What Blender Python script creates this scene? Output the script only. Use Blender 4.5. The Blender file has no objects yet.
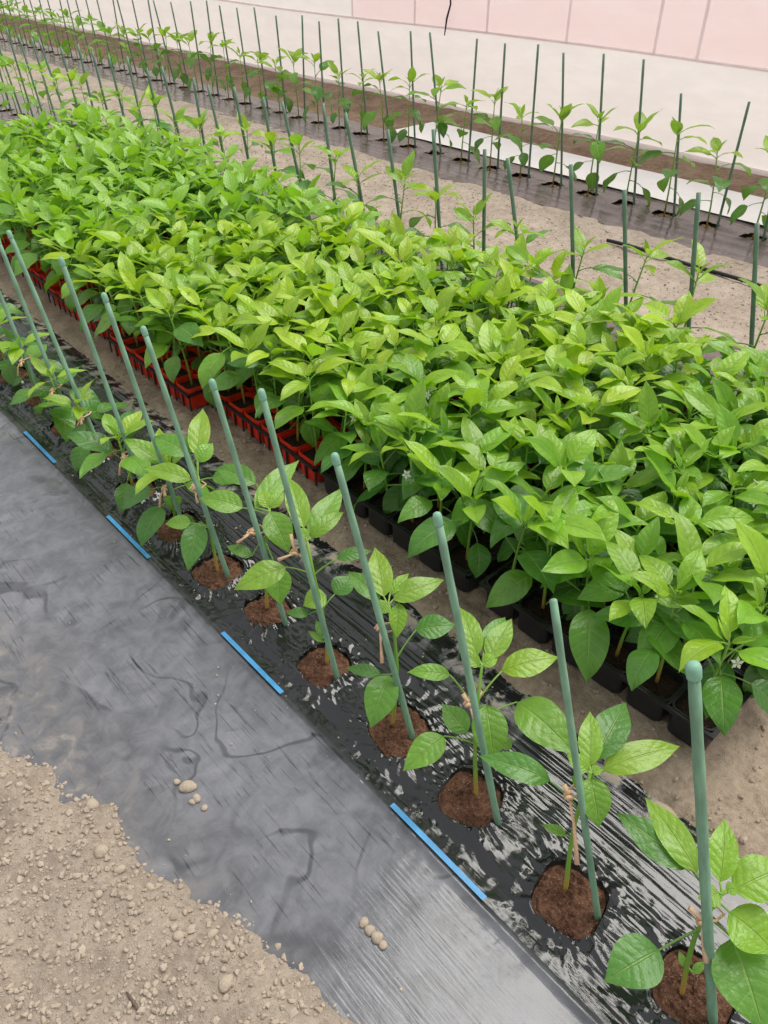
import bpy, math, random
import numpy as np
from mathutils import Vector, Matrix

scene = bpy.context.scene
COL = scene.collection
R = math.radians

# ------------------------------------------------------------------ camera, world, sun, exposure
CAM_H, FPX = 1.5, 769.0
PITCH = math.atan(602 / 769.0)          # looking down about 38 degrees
AZ = R(41.8)                            # the rows run 41.8 degrees to the left of the view
cam_data = bpy.data.cameras.new('camera')
cam_data.sensor_fit = 'HORIZONTAL'
cam_data.sensor_width = 36.0
cam_data.lens = FPX / 768 * 36.0
cam_data.clip_start, cam_data.clip_end = 0.02, 200
cam = bpy.data.objects.new('camera', cam_data)
COL.objects.link(cam)
cam.location = (0, 0, CAM_H)
cam.rotation_euler = (math.pi / 2 - PITCH, 0, -AZ)
scene.camera = cam

world = bpy.data.worlds.new('greenhouse_daylight')
scene.world = world
world.use_nodes = True
wb = world.node_tree.nodes['Background']
wb.inputs[0].default_value = (0.96, 0.98, 1.0, 1)
wb.inputs[1].default_value = 0.75
sd = bpy.data.lights.new('diffused_sun', 'SUN')
sd.energy = 3.5
sd.angle = R(46)
sd.color = (1.0, 0.965, 0.90)
sun = bpy.data.objects.new('diffused_sun', sd)
COL.objects.link(sun)
sun.rotation_euler = Vector((-0.48, 0.06, -0.87)).to_track_quat('-Z', 'Y').to_euler()

vs = scene.view_settings
vs.view_transform = 'Standard'
vs.look = 'None'
vs.exposure = 0.0
vs.gamma = 1.0
vs.use_curve_mapping = False

# ------------------------------------------------------------------ helpers
rng = np.random.default_rng(11)
rnd = random.Random(5)


def hash2(ix, iy, seed):
    n = (ix.astype(np.int64) * 374761393 + iy.astype(np.int64) * 668265263 + seed * 144665) & 0xffffffff
    n = ((n ^ (n >> 13)) * 1274126177) & 0xffffffff
    n = n ^ (n >> 16)
    return (n & 0xffff) / 65535.0


def vnoise(x, y, seed=0):
    x = np.asarray(x, float); y = np.asarray(y, float)
    ix = np.floor(x); iy = np.floor(y)
    fx = x - ix; fy = y - iy
    fx = fx * fx * (3 - 2 * fx); fy = fy * fy * (3 - 2 * fy)
    a = hash2(ix, iy, seed); b = hash2(ix + 1, iy, seed)
    c = hash2(ix, iy + 1, seed); d = hash2(ix + 1, iy + 1, seed)
    return (a * (1 - fx) + b * fx) * (1 - fy) + (c * (1 - fx) + d * fx) * fy


def fbm(x, y, seed=0, o=4):
    s = 0; a = 0.5
    for k in range(o):
        s = s + a * vnoise(x * 2 ** k, y * 2 ** k, seed + k * 17); a *= 0.5
    return s


def sstep(a, b, x):
    t = np.clip((x - a) / (b - a), 0, 1)
    return t * t * (3 - 2 * t)


HD = np.array([math.sin(AZ), math.cos(AZ)])
RT = np.array([math.cos(AZ), -math.sin(AZ)])


def sight(px, py):
    """direction of a line of sight, scaled so that its length along the optical axis is 1"""
    x = px - 384; y = 512 - py
    fw = FPX * math.cos(PITCH) + y * math.sin(PITCH)
    up = -FPX * math.sin(PITCH) + y * math.cos(PITCH)
    v = fw * HD + x * RT
    return np.array([v[0], v[1], up]) / FPX


CP = np.array([0, 0, CAM_H])


def on_ground(px, py, z=0.0):
    d = sight(px, py)
    return CP + d * ((z - CAM_H) / d[2])


def at_depth(px, py, dep):
    return CP + sight(px, py) * dep


def depth_of(p):
    F = p[0] * HD[0] + p[1] * HD[1]
    return F * math.cos(PITCH) - (p[2] - CAM_H) * math.sin(PITCH)


class MB:
    def __init__(s):
        s.v = []; s.f = []; s.uv = []

    def add(s, verts, faces, uvs=None):
        o = len(s.v)
        s.v.extend([tuple(map(float, p)) for p in verts])
        s.f.extend([tuple(i + o for i in f) for f in faces])
        s.uv.extend(uvs if uvs is not None else [(0.02, 0.5)] * len(verts))

    def tube(s, pts, rad, n=6, cap=True, uv=None):
        pts = [np.asarray(p, float) for p in pts]
        if not hasattr(rad, '__len__'):
            rad = [rad] * len(pts)
        V = []; F = []
        ref = None
        for i, p in enumerate(pts):
            a = pts[max(i - 1, 0)]; b = pts[min(i + 1, len(pts) - 1)]
            t = b - a; t = t / (np.linalg.norm(t) + 1e-9)
            if ref is None:
                ref = np.array([1.0, 0, 0]) if abs(t[0]) < 0.8 else np.array([0, 1.0, 0])
            u = ref - t * np.dot(ref, t); u /= np.linalg.norm(u) + 1e-9
            w = np.cross(t, u); ref = u
            for k in range(n):
                q = 2 * math.pi * k / n
                V.append(p + rad[i] * (math.cos(q) * u + math.sin(q) * w))
        for i in range(len(pts) - 1):
            for k in range(n):
                F.append((i * n + k, i * n + (k + 1) % n, (i + 1) * n + (k + 1) % n, (i + 1) * n + k))
        if cap:
            F.append(tuple(range(n - 1, -1, -1)))
            F.append(tuple(range((len(pts) - 1) * n, len(pts) * n)))
        s.add(V, F, [uv or (0.02, 0.5)] * len(V))

    def box(s, x0, x1, y0, y1, z0, z1):
        V = [(x0, y0, z0), (x1, y0, z0), (x1, y1, z0), (x0, y1, z0), (x0, y0, z1), (x1, y0, z1), (x1, y1, z1), (x0, y1, z1)]
        s.add(V, [(3, 2, 1, 0), (4, 5, 6, 7), (0, 1, 5, 4), (1, 2, 6, 5), (2, 3, 7, 6), (3, 0, 4, 7)])

    def mesh(s, name, mat, smooth=True):
        me = bpy.data.meshes.new(name)
        me.from_pydata(s.v, [], s.f)
        if s.uv:
            uvl = me.uv_layers.new(name='UVMap')
            idx = np.empty(len(me.loops), dtype=np.int32)
            me.loops.foreach_get('vertex_index', idx)
            uvl.data.foreach_set('uv', np.asarray(s.uv, dtype=np.float32)[idx].ravel())
        me.materials.append(mat)
        me.polygons.foreach_set('use_smooth', [smooth] * len(me.polygons))
        me.update()
        return me


def obj(name, me, parent=None, mat4=None, kind=None):
    o = bpy.data.objects.new(name, me)
    COL.objects.link(o)
    if parent is not None:
        o.parent = parent
    if mat4 is not None:
        o.matrix_basis = mat4
    if kind:
        o['kind'] = kind
    return o


def tag(o, label, cat, group=None, kind=None):
    o['label'] = label; o['category'] = cat
    if group: o['group'] = group
    if kind: o['kind'] = kind
    return o


def thing(name, label, cat, loc, group=None, rz=0.0):
    o = bpy.data.objects.new(name, None)
    COL.objects.link(o)
    o.empty_display_size = 0.05
    o.location = loc
    o.rotation_euler = (0, 0, rz)
    return tag(o, label, cat, group)


def grid_mesh(name, xs, ys, zf, mat, keep=None, smooth=True, holes=None):
    X, Y = np.meshgrid(xs, ys, indexing='ij')
    X = X.copy(); Y = Y.copy(); D0 = None
    if holes is not None:                     # pull the vertices just inside a hole out to its rim
        D0, _, hid = hole_d(X, Y, holes)
        H_ = np.array(holes)[hid.astype(int)]
        snap = (D0 < 1.0) & (D0 > 0.84)
        X = np.where(snap, H_[..., 0] + (X - H_[..., 0]) / D0, X); Y = np.where(snap, H_[..., 1] + (Y - H_[..., 1]) / D0, Y)
    Z = zf(X, Y)
    nx, ny = X.shape
    V = np.stack([X, Y, Z], -1).reshape(-1, 3)
    I = np.arange(nx * ny).reshape(nx, ny)
    Q = np.stack([I[:-1, :-1], I[1:, :-1], I[1:, 1:], I[:-1, 1:]], -1).reshape(-1, 4)
    if keep is not None:
        cx = (X[:-1, :-1] + X[1:, 1:]).ravel() / 2
        cy = (Y[:-1, :-1] + Y[1:, 1:]).ravel() / 2
        kk = keep(cx, cy)
        if D0 is not None:
            kk &= (D0.ravel()[Q] > 0.84).all(axis=1)
        Q = Q[kk]
    me = bpy.data.meshes.new(name)
    me.vertices.add(len(V)); me.vertices.foreach_set('co', V.astype(np.float32).ravel())
    me.loops.add(Q.size); me.loops.foreach_set('vertex_index', Q.astype(np.int32).ravel())
    me.polygons.add(len(Q))
    me.polygons.foreach_set('loop_start', np.arange(0, Q.size, 4, dtype=np.int32))
    me.update(calc_edges=True)
    me.polygons.foreach_set('use_smooth', [smooth] * len(Q))
    me.materials.append(mat)
    return me



ORD = ['first', 'second', 'third', 'fourth', 'fifth', 'sixth', 'seventh', 'eighth', 'ninth', 'tenth', 'eleventh', 'twelfth'] + \
      ['%s' % w for w in ('thirteenth', 'fourteenth', 'fifteenth', 'sixteenth', 'seventeenth', 'eighteenth', 'nineteenth', 'twentieth')]


def ordinal(n):
    if n < 20: return ORD[n]
    tens = {2: 'twenty', 3: 'thirty', 4: 'forty', 5: 'fifty'}[(n + 1) // 10]
    return tens + '-' + ORD[(n + 1) % 10 - 1] if (n + 1) % 10 else {3: 'thirtieth', 4: 'fortieth', 5: 'fiftieth'}[(n + 1) // 10]


# ------------------------------------------------------------------ materials
class NT:
    def __init__(s, name):
        s.m = bpy.data.materials.new(name); s.m.use_nodes = True
        s.t = s.m.node_tree; s.t.nodes.clear()
        s.out = s.n('ShaderNodeOutputMaterial')

    def n(s, typ, **kw):
        x = s.t.nodes.new(typ)
        for k, v in kw.items():
            setattr(x, k, v)
        return x

    def l(s, a, b):
        s.t.links.new(a, b)

    def val(s, sock, v):
        if hasattr(v, 'is_linked') or hasattr(v, 'links'):
            s.l(v, sock)
        else:
            sock.default_value = v

    def math(s, op, a, b=None, clamp=False):
        x = s.n('ShaderNodeMath', operation=op, use_clamp=clamp)
        s.val(x.inputs[0], a)
        if b is not None: s.val(x.inputs[1], b)
        return x.outputs[0]

    def mix(s, f, a, b, blend='MIX'):
        x = s.n('ShaderNodeMix', data_type='RGBA', blend_type=blend)
        s.val(x.inputs[0], f); s.val(x.inputs[6], a); s.val(x.inputs[7], b)
        return x.outputs[2]

    def ramp(s, f, lo, hi, a=0.0, b=1.0):
        x = s.n('ShaderNodeMapRange', interpolation_type='SMOOTHSTEP')
        s.val(x.inputs[0], f)
        x.inputs[1].default_value = lo; x.inputs[2].default_value = hi
        x.inputs[3].default_value = a; x.inputs[4].default_value = b
        return x.outputs[0]

    def noise(s, vec, scale, detail=3, rough=0.55, dist=0.0):
        x = s.n('ShaderNodeTexNoise')
        if vec is not None: s.l(vec, x.inputs['Vector'])
        x.inputs['Scale'].default_value = scale; x.inputs['Detail'].default_value = detail
        x.inputs['Roughness'].default_value = rough; x.inputs['Distortion'].default_value = dist
        return x.outputs['Fac']

    def mapping(s, vec, scale=(1, 1, 1), rot=(0, 0, 0)):
        x = s.n('ShaderNodeMapping')
        s.l(vec, x.inputs[0]); x.inputs['Scale'].default_value = scale; x.inputs['Rotation'].default_value = rot
        return x.outputs[0]

    def bump(s, h, strength, dist, normal=None):
        x = s.n('ShaderNodeBump')
        s.l(h, x.inputs['Height']); x.inputs['Strength'].default_value = strength
        x.inputs['Distance'].default_value = dist
        if normal is not None: s.l(normal, x.inputs['Normal'])
        return x.outputs[0]

    def bsdf(s, color, rough=0.6, spec=0.5, ior=1.5, normal=None, metallic=0.0):
        x = s.n('ShaderNodeBsdfPrincipled')
        s.val(x.inputs['Base Color'], color); s.val(x.inputs['Roughness'], rough)
        x.inputs['IOR'].default_value = ior; x.inputs['Specular IOR Level'].default_value = spec
        x.inputs['Metallic'].default_value = metallic
        if normal is not None: s.l(normal, x.inputs['Normal'])
        return x.outputs[0]

    def done(s, shader):
        s.l(shader, s.out.inputs[0]); return s.m


def srgb(r, g, b):
    c = lambda u: ((u / 255 + 0.055) / 1.055) ** 2.4 if u > 10 else u / 255 / 12.92
    return (c(r), c(g), c(b), 1)


def soil_mat(name, c1, c2, scale=60, fine=260, strength=0.6, speck=None):
    m = NT(name)
    co = m.n('ShaderNodeTexCoord').outputs['Object']
    n1 = m.noise(co, scale * 0.12, 4); n2 = m.noise(co, fine, 3, 0.7)
    n3 = m.noise(co, scale, 4, 0.65)
    f = m.math('ADD', m.math('MULTIPLY', n1, 0.5), m.math('MULTIPLY', n3, 0.5))
    c = m.mix(m.ramp(f, 0.33, 0.66), c1, c2)
    if speck:
        c = m.mix(m.ramp(n2, 0.60, 0.68), c, speck)
    nb = m.bump(n3, strength, 0.010)
    nb = m.bump(n2, min(1, strength * 1.4), 0.005, nb)
    return m.done(m.bsdf(c, 0.95, 0.15, normal=nb))


M = {}
M['soil'] = soil_mat('dry_soil', srgb(138, 124, 112), srgb(174, 160, 145))
M['soil_path'] = soil_mat('path_soil', srgb(140, 122, 106), srgb(178, 160, 142))
M['soil_far'] = soil_mat('far_path_soil', srgb(150, 136, 122), srgb(182, 168, 154), 30, 90, 0.8)
M['soil_brown'] = soil_mat('brown_soil', srgb(120, 98, 80), srgb(160, 138, 116), 30, 90)
M['clod'] = soil_mat('soil_clods', srgb(152, 138, 123), srgb(180, 166, 150), 40, 300, 0.12)
M['plug'] = soil_mat('root_ball_soil', srgb(88, 58, 45), srgb(140, 102, 82), 110, 300, 1.0, srgb(190, 165, 145))
M['potsoil'] = soil_mat('potting_soil', srgb(34, 26, 22), srgb(66, 50, 42), 90, 260, 0.8, srgb(120, 100, 84))


def film_mat(name, dusty=True, tint=(0.013, 0.013, 0.015, 1)):
    m = NT(name)
    co = m.n('ShaderNodeTexCoord').outputs['Object']
    sep = m.n('ShaderNodeSeparateXYZ'); m.l(co, sep.inputs[0])
    X = sep.outputs[0]
    m_streak, m_fold = (0.25, 0.0) if not dusty else (0.2, 0.0)
    streak = m.noise(m.mapping(co, (150, 7, 1)), 1.0, 3, 0.6)
    fine = m.noise(co, 420, 2, 0.7)
    patch = m.noise(co, 3.2, 4, 0.6, 0.6)
    mott = m.noise(co, 16, 5, 0.65, 0.4)
    fold = m.noise(m.mapping(co, (70, 5, 1), (0, 0, 0.05)), 1.0, 2, 0.5, 0.3)
    nb = m.bump(streak, m_streak, 0.004)
    nb = m.bump(fold, m_fold, 0.010, nb)
    film = m.bsdf(tint, 0.10, 0.5, ior=1.62, normal=nb)
    if dusty:
        walk = m.ramp(X, 0.585, 0.625, 1.0, 0.0)          # trodden dusty side of the film
        loops = m.noise(co, 3.6, 2, 0.4, 1.2)               # curved marks wiped clean of dust
        wiped = m.math('MULTIPLY', m.ramp(m.math('ABSOLUTE', m.math('SUBTRACT', loops, 0.5)), 0.006, 0.03, 1.0, 0.0), m.ramp(patch, 0.42, 0.58))
        wiped = m.math('MAXIMUM', wiped, m.math('MULTIPLY', m.ramp(m.noise(co, 5.5, 3, 0.5, 0.8), 0.60, 0.68), 0.75))
        edge = m.ramp(m.math('ADD', X, m.math('MULTIPLY', patch, 0.35)), 0.24, 0.52, 1.0, 0.0)
        right = m.ramp(m.math('ADD', X, m.math('MULTIPLY', patch, 0.2)), 1.02, 1.16, 0.0, 1.0)
        spots = m.ramp(mott, 0.56, 0.72)
        specks = m.ramp(fine, 0.64, 0.70)
        d1 = m.math('MULTIPLY', walk, m.math('ADD', m.ramp(mott, 0.3, 0.7, 0.20, 0.36), m.math('MULTIPLY', m.ramp(patch, 0.4, 0.7), 0.10)))
        d1 = m.math('MULTIPLY', d1, m.math('SUBTRACT', 1.0, m.math('MULTIPLY', wiped, 0.55)))
        d1 = m.math('SUBTRACT', d1, m.math('MULTIPLY', m.math('MULTIPLY', walk, m.ramp(streak, 0.56, 0.68)), m.ramp(patch, 0.40, 0.56, 0.0, 0.20)), True)
        d2 = m.math('MULTIPLY', edge, m.ramp(mott, 0.34, 0.72, 0.0, 0.62))
        d3 = m.math('MULTIPLY', right, m.ramp(mott, 0.46, 0.60))
        d4 = m.math('MULTIPLY', specks, m.math('MULTIPLY', spots, 0.5))
        d = m.math('MAXIMUM', m.math('MAXIMUM', d1, d2), m.math('MAXIMUM', d3, d4))
        earthy = m.math('MAXIMUM', d2, d3)
        dc = m.mix(earthy, srgb(172, 173, 181), srgb(186, 170, 148))
        dust = m.bsdf(dc, 0.75, 0.3, normal=m.bump(fine, 0.3, 0.001))
        mx = m.n('ShaderNodeMixShader')
        m.l(d, mx.inputs[0]); m.l(film, mx.inputs[1]); m.l(dust, mx.inputs[2])
        return m.done(mx.outputs[0])
    d = m.ramp(mott, 0.3, 0.7, 0.22, 0.62)
    dust = m.bsdf(srgb(140, 124, 122), 0.8, 0.2)
    mx = m.n('ShaderNodeMixShader')
    m.l(d, mx.inputs[0]); m.l(film, mx.inputs[1]); m.l(dust, mx.inputs[2])
    return m.done(mx.outputs[0])


M['film'] = film_mat('black_mulch_film')
M['film_far'] = film_mat('far_mulch_film', False, (0.03, 0.027, 0.03, 1))


def plain(name, color, rough=0.5, spec=0.5, var=0.0, vscale=40.0, bump=0.0, bdist=0.002, stretch=(1, 1, 1), transl=0.0):
    m = NT(name)
    co = m.n('ShaderNodeTexCoord').outputs['Object']
    n = m.noise(m.mapping(co, stretch), vscale, 3)
    c = color
    if var:
        dark = tuple(v * (1 - var) for v in color[:3]) + (1,)
        lite = tuple(min(1, v * (1 + var)) for v in color[:3]) + (1,)
        c = m.mix(m.ramp(n, 0.3, 0.7), dark, lite)
    nb = m.bump(n, bump, bdist) if bump else None
    sh = m.bsdf(c, rough, spec, normal=nb)
    if transl:
        t = m.n('ShaderNodeBsdfTranslucent'); m.val(t.inputs[0], c)
        mx = m.n('ShaderNodeMixShader'); mx.inputs[0].default_value = transl
        m.l(sh, mx.inputs[1]); m.l(t.outputs[0], mx.inputs[2]); sh = mx.outputs[0]
    return m.done(sh)


M['stake'] = plain('green_stake_plastic', srgb(120, 156, 129), 0.6, 0.3, 0.25, 40, 0.3, 0.001, (1, 1, 0.25))
M['stake_cap'] = plain('pale_stake_cap', srgb(126, 170, 146), 0.5, 0.4, 0.1, 60)
M['stake_far'] = plain('far_stake_green', srgb(100, 128, 108), 0.5, 0.4, 0.15, 12)
M['twine'] = plain('tan_twine', srgb(214, 178, 146), 0.9, 0.1, 0.18, 500, 0.6, 0.001)
M['blue'] = plain('blue_print', srgb(70, 150, 205), 0.35, 0.5, 0.12, 30)
M['blacktray'] = plain('black_tray_plastic', (0.014, 0.014, 0.016, 1), 0.38, 0.5, 0.2, 60, 0.1)
M['redpot'] = plain('red_pot_plastic', srgb(206, 46, 24), 0.42, 0.4, 0.10, 40)
M['white'] = plain('white_ground_sheet', srgb(238, 236, 234), 0.6, 0.3, 0.03, 6, 0.3, 0.01)
M['wall'] = plain('white_wall_film', srgb(252, 244, 241), 0.5, 0.3, 0.03, 3, 0.15, 0.01, (1, 1, 4), transl=0.5)
M['wallpink'] = plain('pink_wall_film', srgb(255, 231, 229), 0.5, 0.3, 0.025, 3, 0.1, 0.01, (1, 1, 3), transl=0.5)
M['rib'] = plain('wall_rib_grey', srgb(255, 246, 246), 0.6, 0.2, 0.03, 8, transl=0.5)
M['cord'] = plain('dark_cord', srgb(60, 48, 62), 0.7, 0.2, 0.1, 80)
M['hose'] = plain('black_drip_tape', srgb(34, 32, 34), 0.45, 0.4, 0.1, 60)
M['petal'] = plain('white_petal', srgb(244, 244, 238), 0.6, 0.2, 0.03, 100, transl=0.3)
M['bud'] = plain('pale_bud_green', srgb(196, 206, 130), 0.6, 0.2, 0.08, 100)
M['clod_big'] = plain('soil_lump', srgb(170, 156, 139), 0.95, 0.1, 0.14, 4, 0.12, 0.1)
M['clod_path'] = soil_mat('path_crumbs', srgb(142, 124, 110), srgb(176, 158, 142), 40, 300, 0.12)
M['twig'] = plain('grey_twig', srgb(104, 92, 82), 0.9, 0.1, 0.2, 90)


def leaf_mat():
    m = NT('pepper_leaf')
    uv = m.n('ShaderNodeTexCoord').outputs['UV']
    sep = m.n('ShaderNodeSeparateXYZ'); m.l(uv, sep.inputs[0])
    u, v = sep.outputs[0], sep.outputs[1]
    av = m.math('ABSOLUTE', m.math('SUBTRACT', m.math('MULTIPLY', v, 2.0), 1.0))      # 0 midrib .. 1 margin
    mid = m.ramp(av, 0.02, 0.075, 1.0, 0.0)
    ph = m.math('FRACT', m.math('SUBTRACT', m.math('MULTIPLY', u, 7.0), m.math('MULTIPLY', av, 1.25)))
    tri = m.math('ABSOLUTE', m.math('SUBTRACT', ph, 0.5))                              # 0.5 on a side vein
    vein = m.ramp(tri, 0.42, 0.5)
    veins = m.math('MAXIMUM', mid, m.math('MULTIPLY', vein, 0.55))
    info = m.n('ShaderNodeObjectInfo')
    co = m.n('ShaderNodeTexCoord').outputs['Object']
    blotch = m.noise(m.mapping(uv, (4, 3, 1)), 1.0, 3, 0.6)
    base = m.mix(m.ramp(blotch, 0.3, 0.7), info.outputs['Color'], m.mix(1.0, info.outputs['Color'], (0.80, 0.86, 0.72, 1), 'MULTIPLY'))
    pale = m.mix(0.5, info.outputs['Color'], (0.44, 0.62, 0.18, 1))
    col = m.mix(m.math('MULTIPLY', veins, 0.62), base, pale)
    geo = m.n('ShaderNodeNewGeometry')
    under = m.mix(0.45, col, (0.30, 0.46, 0.16, 1))
    col2 = m.mix(geo.outputs['Backfacing'], col, under)
    quilt = m.noise(m.mapping(uv, (16, 9, 1)), 1.0, 2, 0.5)
    puff = m.math('SINE', m.math('MULTIPLY', ph, 3.14159))                          # the blade swells between side veins
    h = m.math('ADD', m.math('MULTIPLY', puff, 0.22), m.math('ADD', m.math('MULTIPLY', mid, -0.7), m.math('MULTIPLY', quilt, 0.55)))
    nb = m.bump(h, 0.7, 0.0036)
    sh = m.bsdf(col2, 0.31, 0.6, normal=nb)
    tr = m.n('ShaderNodeBsdfTranslucent')
    m.l(m.mix(1.0, col, (1.25, 1.30, 0.45, 1), 'MULTIPLY'), tr.inputs[0])
    mx = m.n('ShaderNodeMixShader'); mx.inputs[0].default_value = 0.36
    m.l(sh, mx.inputs[1]); m.l(tr.outputs[0], mx.inputs[2])
    return m.done(mx.outputs[0])


M['leaf'] = leaf_mat()


def stem_mat():
    m = NT('pepper_stem')
    co = m.n('ShaderNodeTexCoord').outputs['Object']
    sep = m.n('ShaderNodeSeparateXYZ'); m.l(co, sep.inputs[0])
    f = m.ramp(m.math('ADD', sep.outputs[2], m.math('MULTIPLY', m.noise(co, 60), 0.04)), 0.03, 0.10)
    c = m.mix(f, srgb(176, 140, 66), srgb(120, 164, 62))            # woody brown foot, green above
    return m.done(m.bsdf(c, 0.5, 0.4))


M['stem'] = stem_mat()

# ------------------------------------------------------------------ layout of the rows (metres)
NEAR_X = 0.75
NEAR_STEM = [(0.765, 0.055), (0.727, 0.30), (0.752, 0.573), (0.749, 0.80), (0.742, 1.07), (0.748, 1.325), (0.735, 1.55),
             (0.752, 1.80), (0.742, 2.06), (0.75, 2.36), (0.745, 2.58), (0.752, 2.86), (0.745, 3.12), (0.75, 3.38), (0.746, 3.64), (0.75, 3.9)]
MID_X = 2.71
MID_Y = [0.75 + 0.272 * i for i in range(44)]
FAR_X = 4.56
FAR_Y = [1.62 + 0.29 * i for i in range(58)]
BOUND = np.array([(-0.30, 1.62), (-0.05, 1.50), (0.05, 1.385), (0.12, 1.235), (0.125, 1.135), (0.185, 1.06), (0.165, 0.99),
                  (0.18, 0.85), (0.22, 0.787), (0.26, 0.652), (0.30, 0.436), (0.33, 0.25), (0.34, -0.4)])

# ------------------------------------------------------------------ the setting
fl = obj('floor', grid_mesh('floor', np.linspace(-4, 9, 80), np.linspace(-4, 30, 200),
                            lambda X, Y: -0.035 + 0.006 * fbm(X * 2, Y * 2, 3), M['soil_far']), kind='structure')

HOLE_R = 0.064


def holes_near():
    out = []
    for i, (x, y) in enumerate(NEAR_STEM):
        out.append((x + rnd.uniform(-.006, .006) + 0.002, y - 0.012, HOLE_R * rnd.uniform(0.93, 1.06), rnd.uniform(-0.25, 0.25)))
    return out


HN = holes_near()


def hole_d(X, Y, holes, power=3.2):
    """signed measure: <1 inside a hole; also polar angle and index"""
    best = np.full(X.shape, 9.0); ang = np.zeros(X.shape); hid = np.zeros(X.shape)
    for k, (hx, hy, hr, a) in enumerate(holes):
        dx = X - hx; dy = Y - hy
        u = dx * math.cos(a) + dy * math.sin(a); w = -dx * math.sin(a) + dy * math.cos(a)
        d = (np.abs(u / hr) ** power + np.abs(w / hr) ** power) ** (1 / power)
        m_ = d < best
        best = np.where(m_, d, best); ang = np.where(m_, np.arctan2(w, u), ang); hid = np.where(m_, k, hid)
    return best, ang, hid


def near_film_z(X, Y):
    d, ang, hid = hole_d(X, Y, HN)
    right = sstep(0.60, 0.66, X)
    warp = 0.014 * fbm(X * 3, Y * 3, 8)
    s1 = vnoise((X + warp) * 80, Y * 2.2 + X * 3, 21)
    s2 = vnoise((X + warp) * 135, Y * 2.6 - X * 2, 33)
    rid2 = 1 - np.abs(2 * s2 - 1)
    ridg = 1 - np.abs(2 * s1 - 1)
    amp = np.clip(fbm(X * 7, Y * 4, 40) * 4.2 - 1.55, 0.05, 1)
    z = right * amp * (0.0042 * ridg ** 2 + 0.0028 * rid2 ** 2)
    z = z + (1 - right) * (0.0006 * s1 * amp + 0.0012 * (fbm(X * 4, Y * 3, 9) - 0.5)
                           + 0.0022 * np.clip(s1 - 0.72, 0, 1) * 3 * sstep(0.35, 0.6, fbm(X * 3, Y * 2.2, 77)))
    # crease beside the blue print: a raised fold then a shallow gutter
    zc = 0.007 * np.exp(-((X - 0.597 - 0.004 * vnoise(Y * 3, Y * 0, 4)) / 0.008) ** 2) - 0.010 * np.exp(-((X - 0.655) / 0.028) ** 2)
    z = z + zc * sstep(-0.6, 0.1, Y)
    # crumpled collar round each planting hole
    near = np.exp(-np.clip(d - 1, 0, 9) / 0.55)
    rad = vnoise(ang * 5.5 + hid * 13, hid * 3.7 + d * 1.4, 55)
    rad2 = vnoise(ang * 17 + hid * 7, hid * 1.7 + d * 2.2, 56)
    rad3 = vnoise(X * 95 + Y * 40, Y * 95 - X * 30, 57)
    z = z * (1 - 0.5 * near) + near * (0.026 * (np.abs(rad - 0.5)) + 0.008 * rad2 + 0.007 * rad3 - 0.006)
    lip = np.exp(-((d - 1.06) / 0.13) ** 2)
    z = z + lip * 0.003 * (0.4 + 1.4 * rad3)
    z = z - sstep(1.0, 1.07, X) * 0.012
    return z


def near_keep(cx, cy):
    d, a, h = hole_d(cx, cy, HN)
    ridge = 1.065 + 0.02 * (vnoise(cy * 7, cy * 0, 3) - 0.5)
    return cx < ridge


ys = np.concatenate([np.arange(-0.6, 2.4, 0.0062), np.arange(2.4, 4.6, 0.011), np.arange(4.6, 9.0, 0.05)])
film = obj('mulch_film', grid_mesh('mulch_film', np.concatenate([np.arange(-0.5, 0.585, 0.0075), np.arange(0.585, 1.09, 0.0031)]), ys, near_film_z, M['film'], near_keep, holes=HN))
tag(film, 'glossy black plastic mulch film with blue dashes, spread under the leaning stakes', 'mulch film')
for k in range(-1, 6):
    y0 = 0.395 + 0.66 * k; y1 = y0 + 0.265
    yy = np.linspace(y0, y1, 24)
    xx = np.array([0.6065, 0.6105, 0.6145, 0.6185])
    me = grid_mesh('blue_dash', xx, yy, lambda X, Y: near_film_z(X, Y) * 0 + 0.0105 - 0.1 * np.abs(X - 0.6095) , M['blue'])
    obj('blue_dash', me, film)


def mid_film_z(seed, holes, c):
    def f(X, Y):
        d, ang, hid = hole_d(X, Y, holes)
        s1 = vnoise(X * 40, Y * 2.5, seed)
        z = 0.006 * s1 + 0.010 * fbm(X * 4, Y * 2, seed + 5)
        near = np.exp(-np.clip(d - 1, 0, 9) / 0.5)
        return z + near * 0.014 * vnoise(ang * 5 + hid, hid * 3.3, seed + 9)
    return f


HM = [(MID_X, y, 0.062, 0.1) for y in MID_Y]
HF = [(FAR_X, y, 0.066, 0.0) for y in FAR_Y]


def band(holes, x0, x1, seed):
    def k(cx, cy):
        d, a, h = hole_d(cx, cy, holes)
        w0 = x0 + 0.05 * vnoise(cy * 3, cy * 0, seed); w1 = x1 - 0.06 * vnoise(cy * 3, cy * 0, seed + 1)
        return (d > 1) & (cx > w0) & (cx < w1)
    return k


o = obj('mulch_film', grid_mesh('mulch_film_beyond_trays', np.arange(2.42, 3.2, 0.02), np.arange(0.3, 13.0, 0.02),
                                mid_film_z(5, HM, MID_X), M['film_far'], band(HM, 2.42, 3.18, 12)))
tag(o, 'dark mulch film strip behind the block of potted seedlings', 'mulch film')
o = obj('mulch_film', grid_mesh('mulch_film_by_wall', np.arange(4.12, 4.86, 0.02), np.arange(0.8, 18.5, 0.02),
                                mid_film_z(15, HF, FAR_X), M['film_far'], band(HF, 4.12, 4.86, 22)))
tag(o, 'brownish black mulch film strip along the plastic wall, beside the white sheet', 'mulch film')

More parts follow.
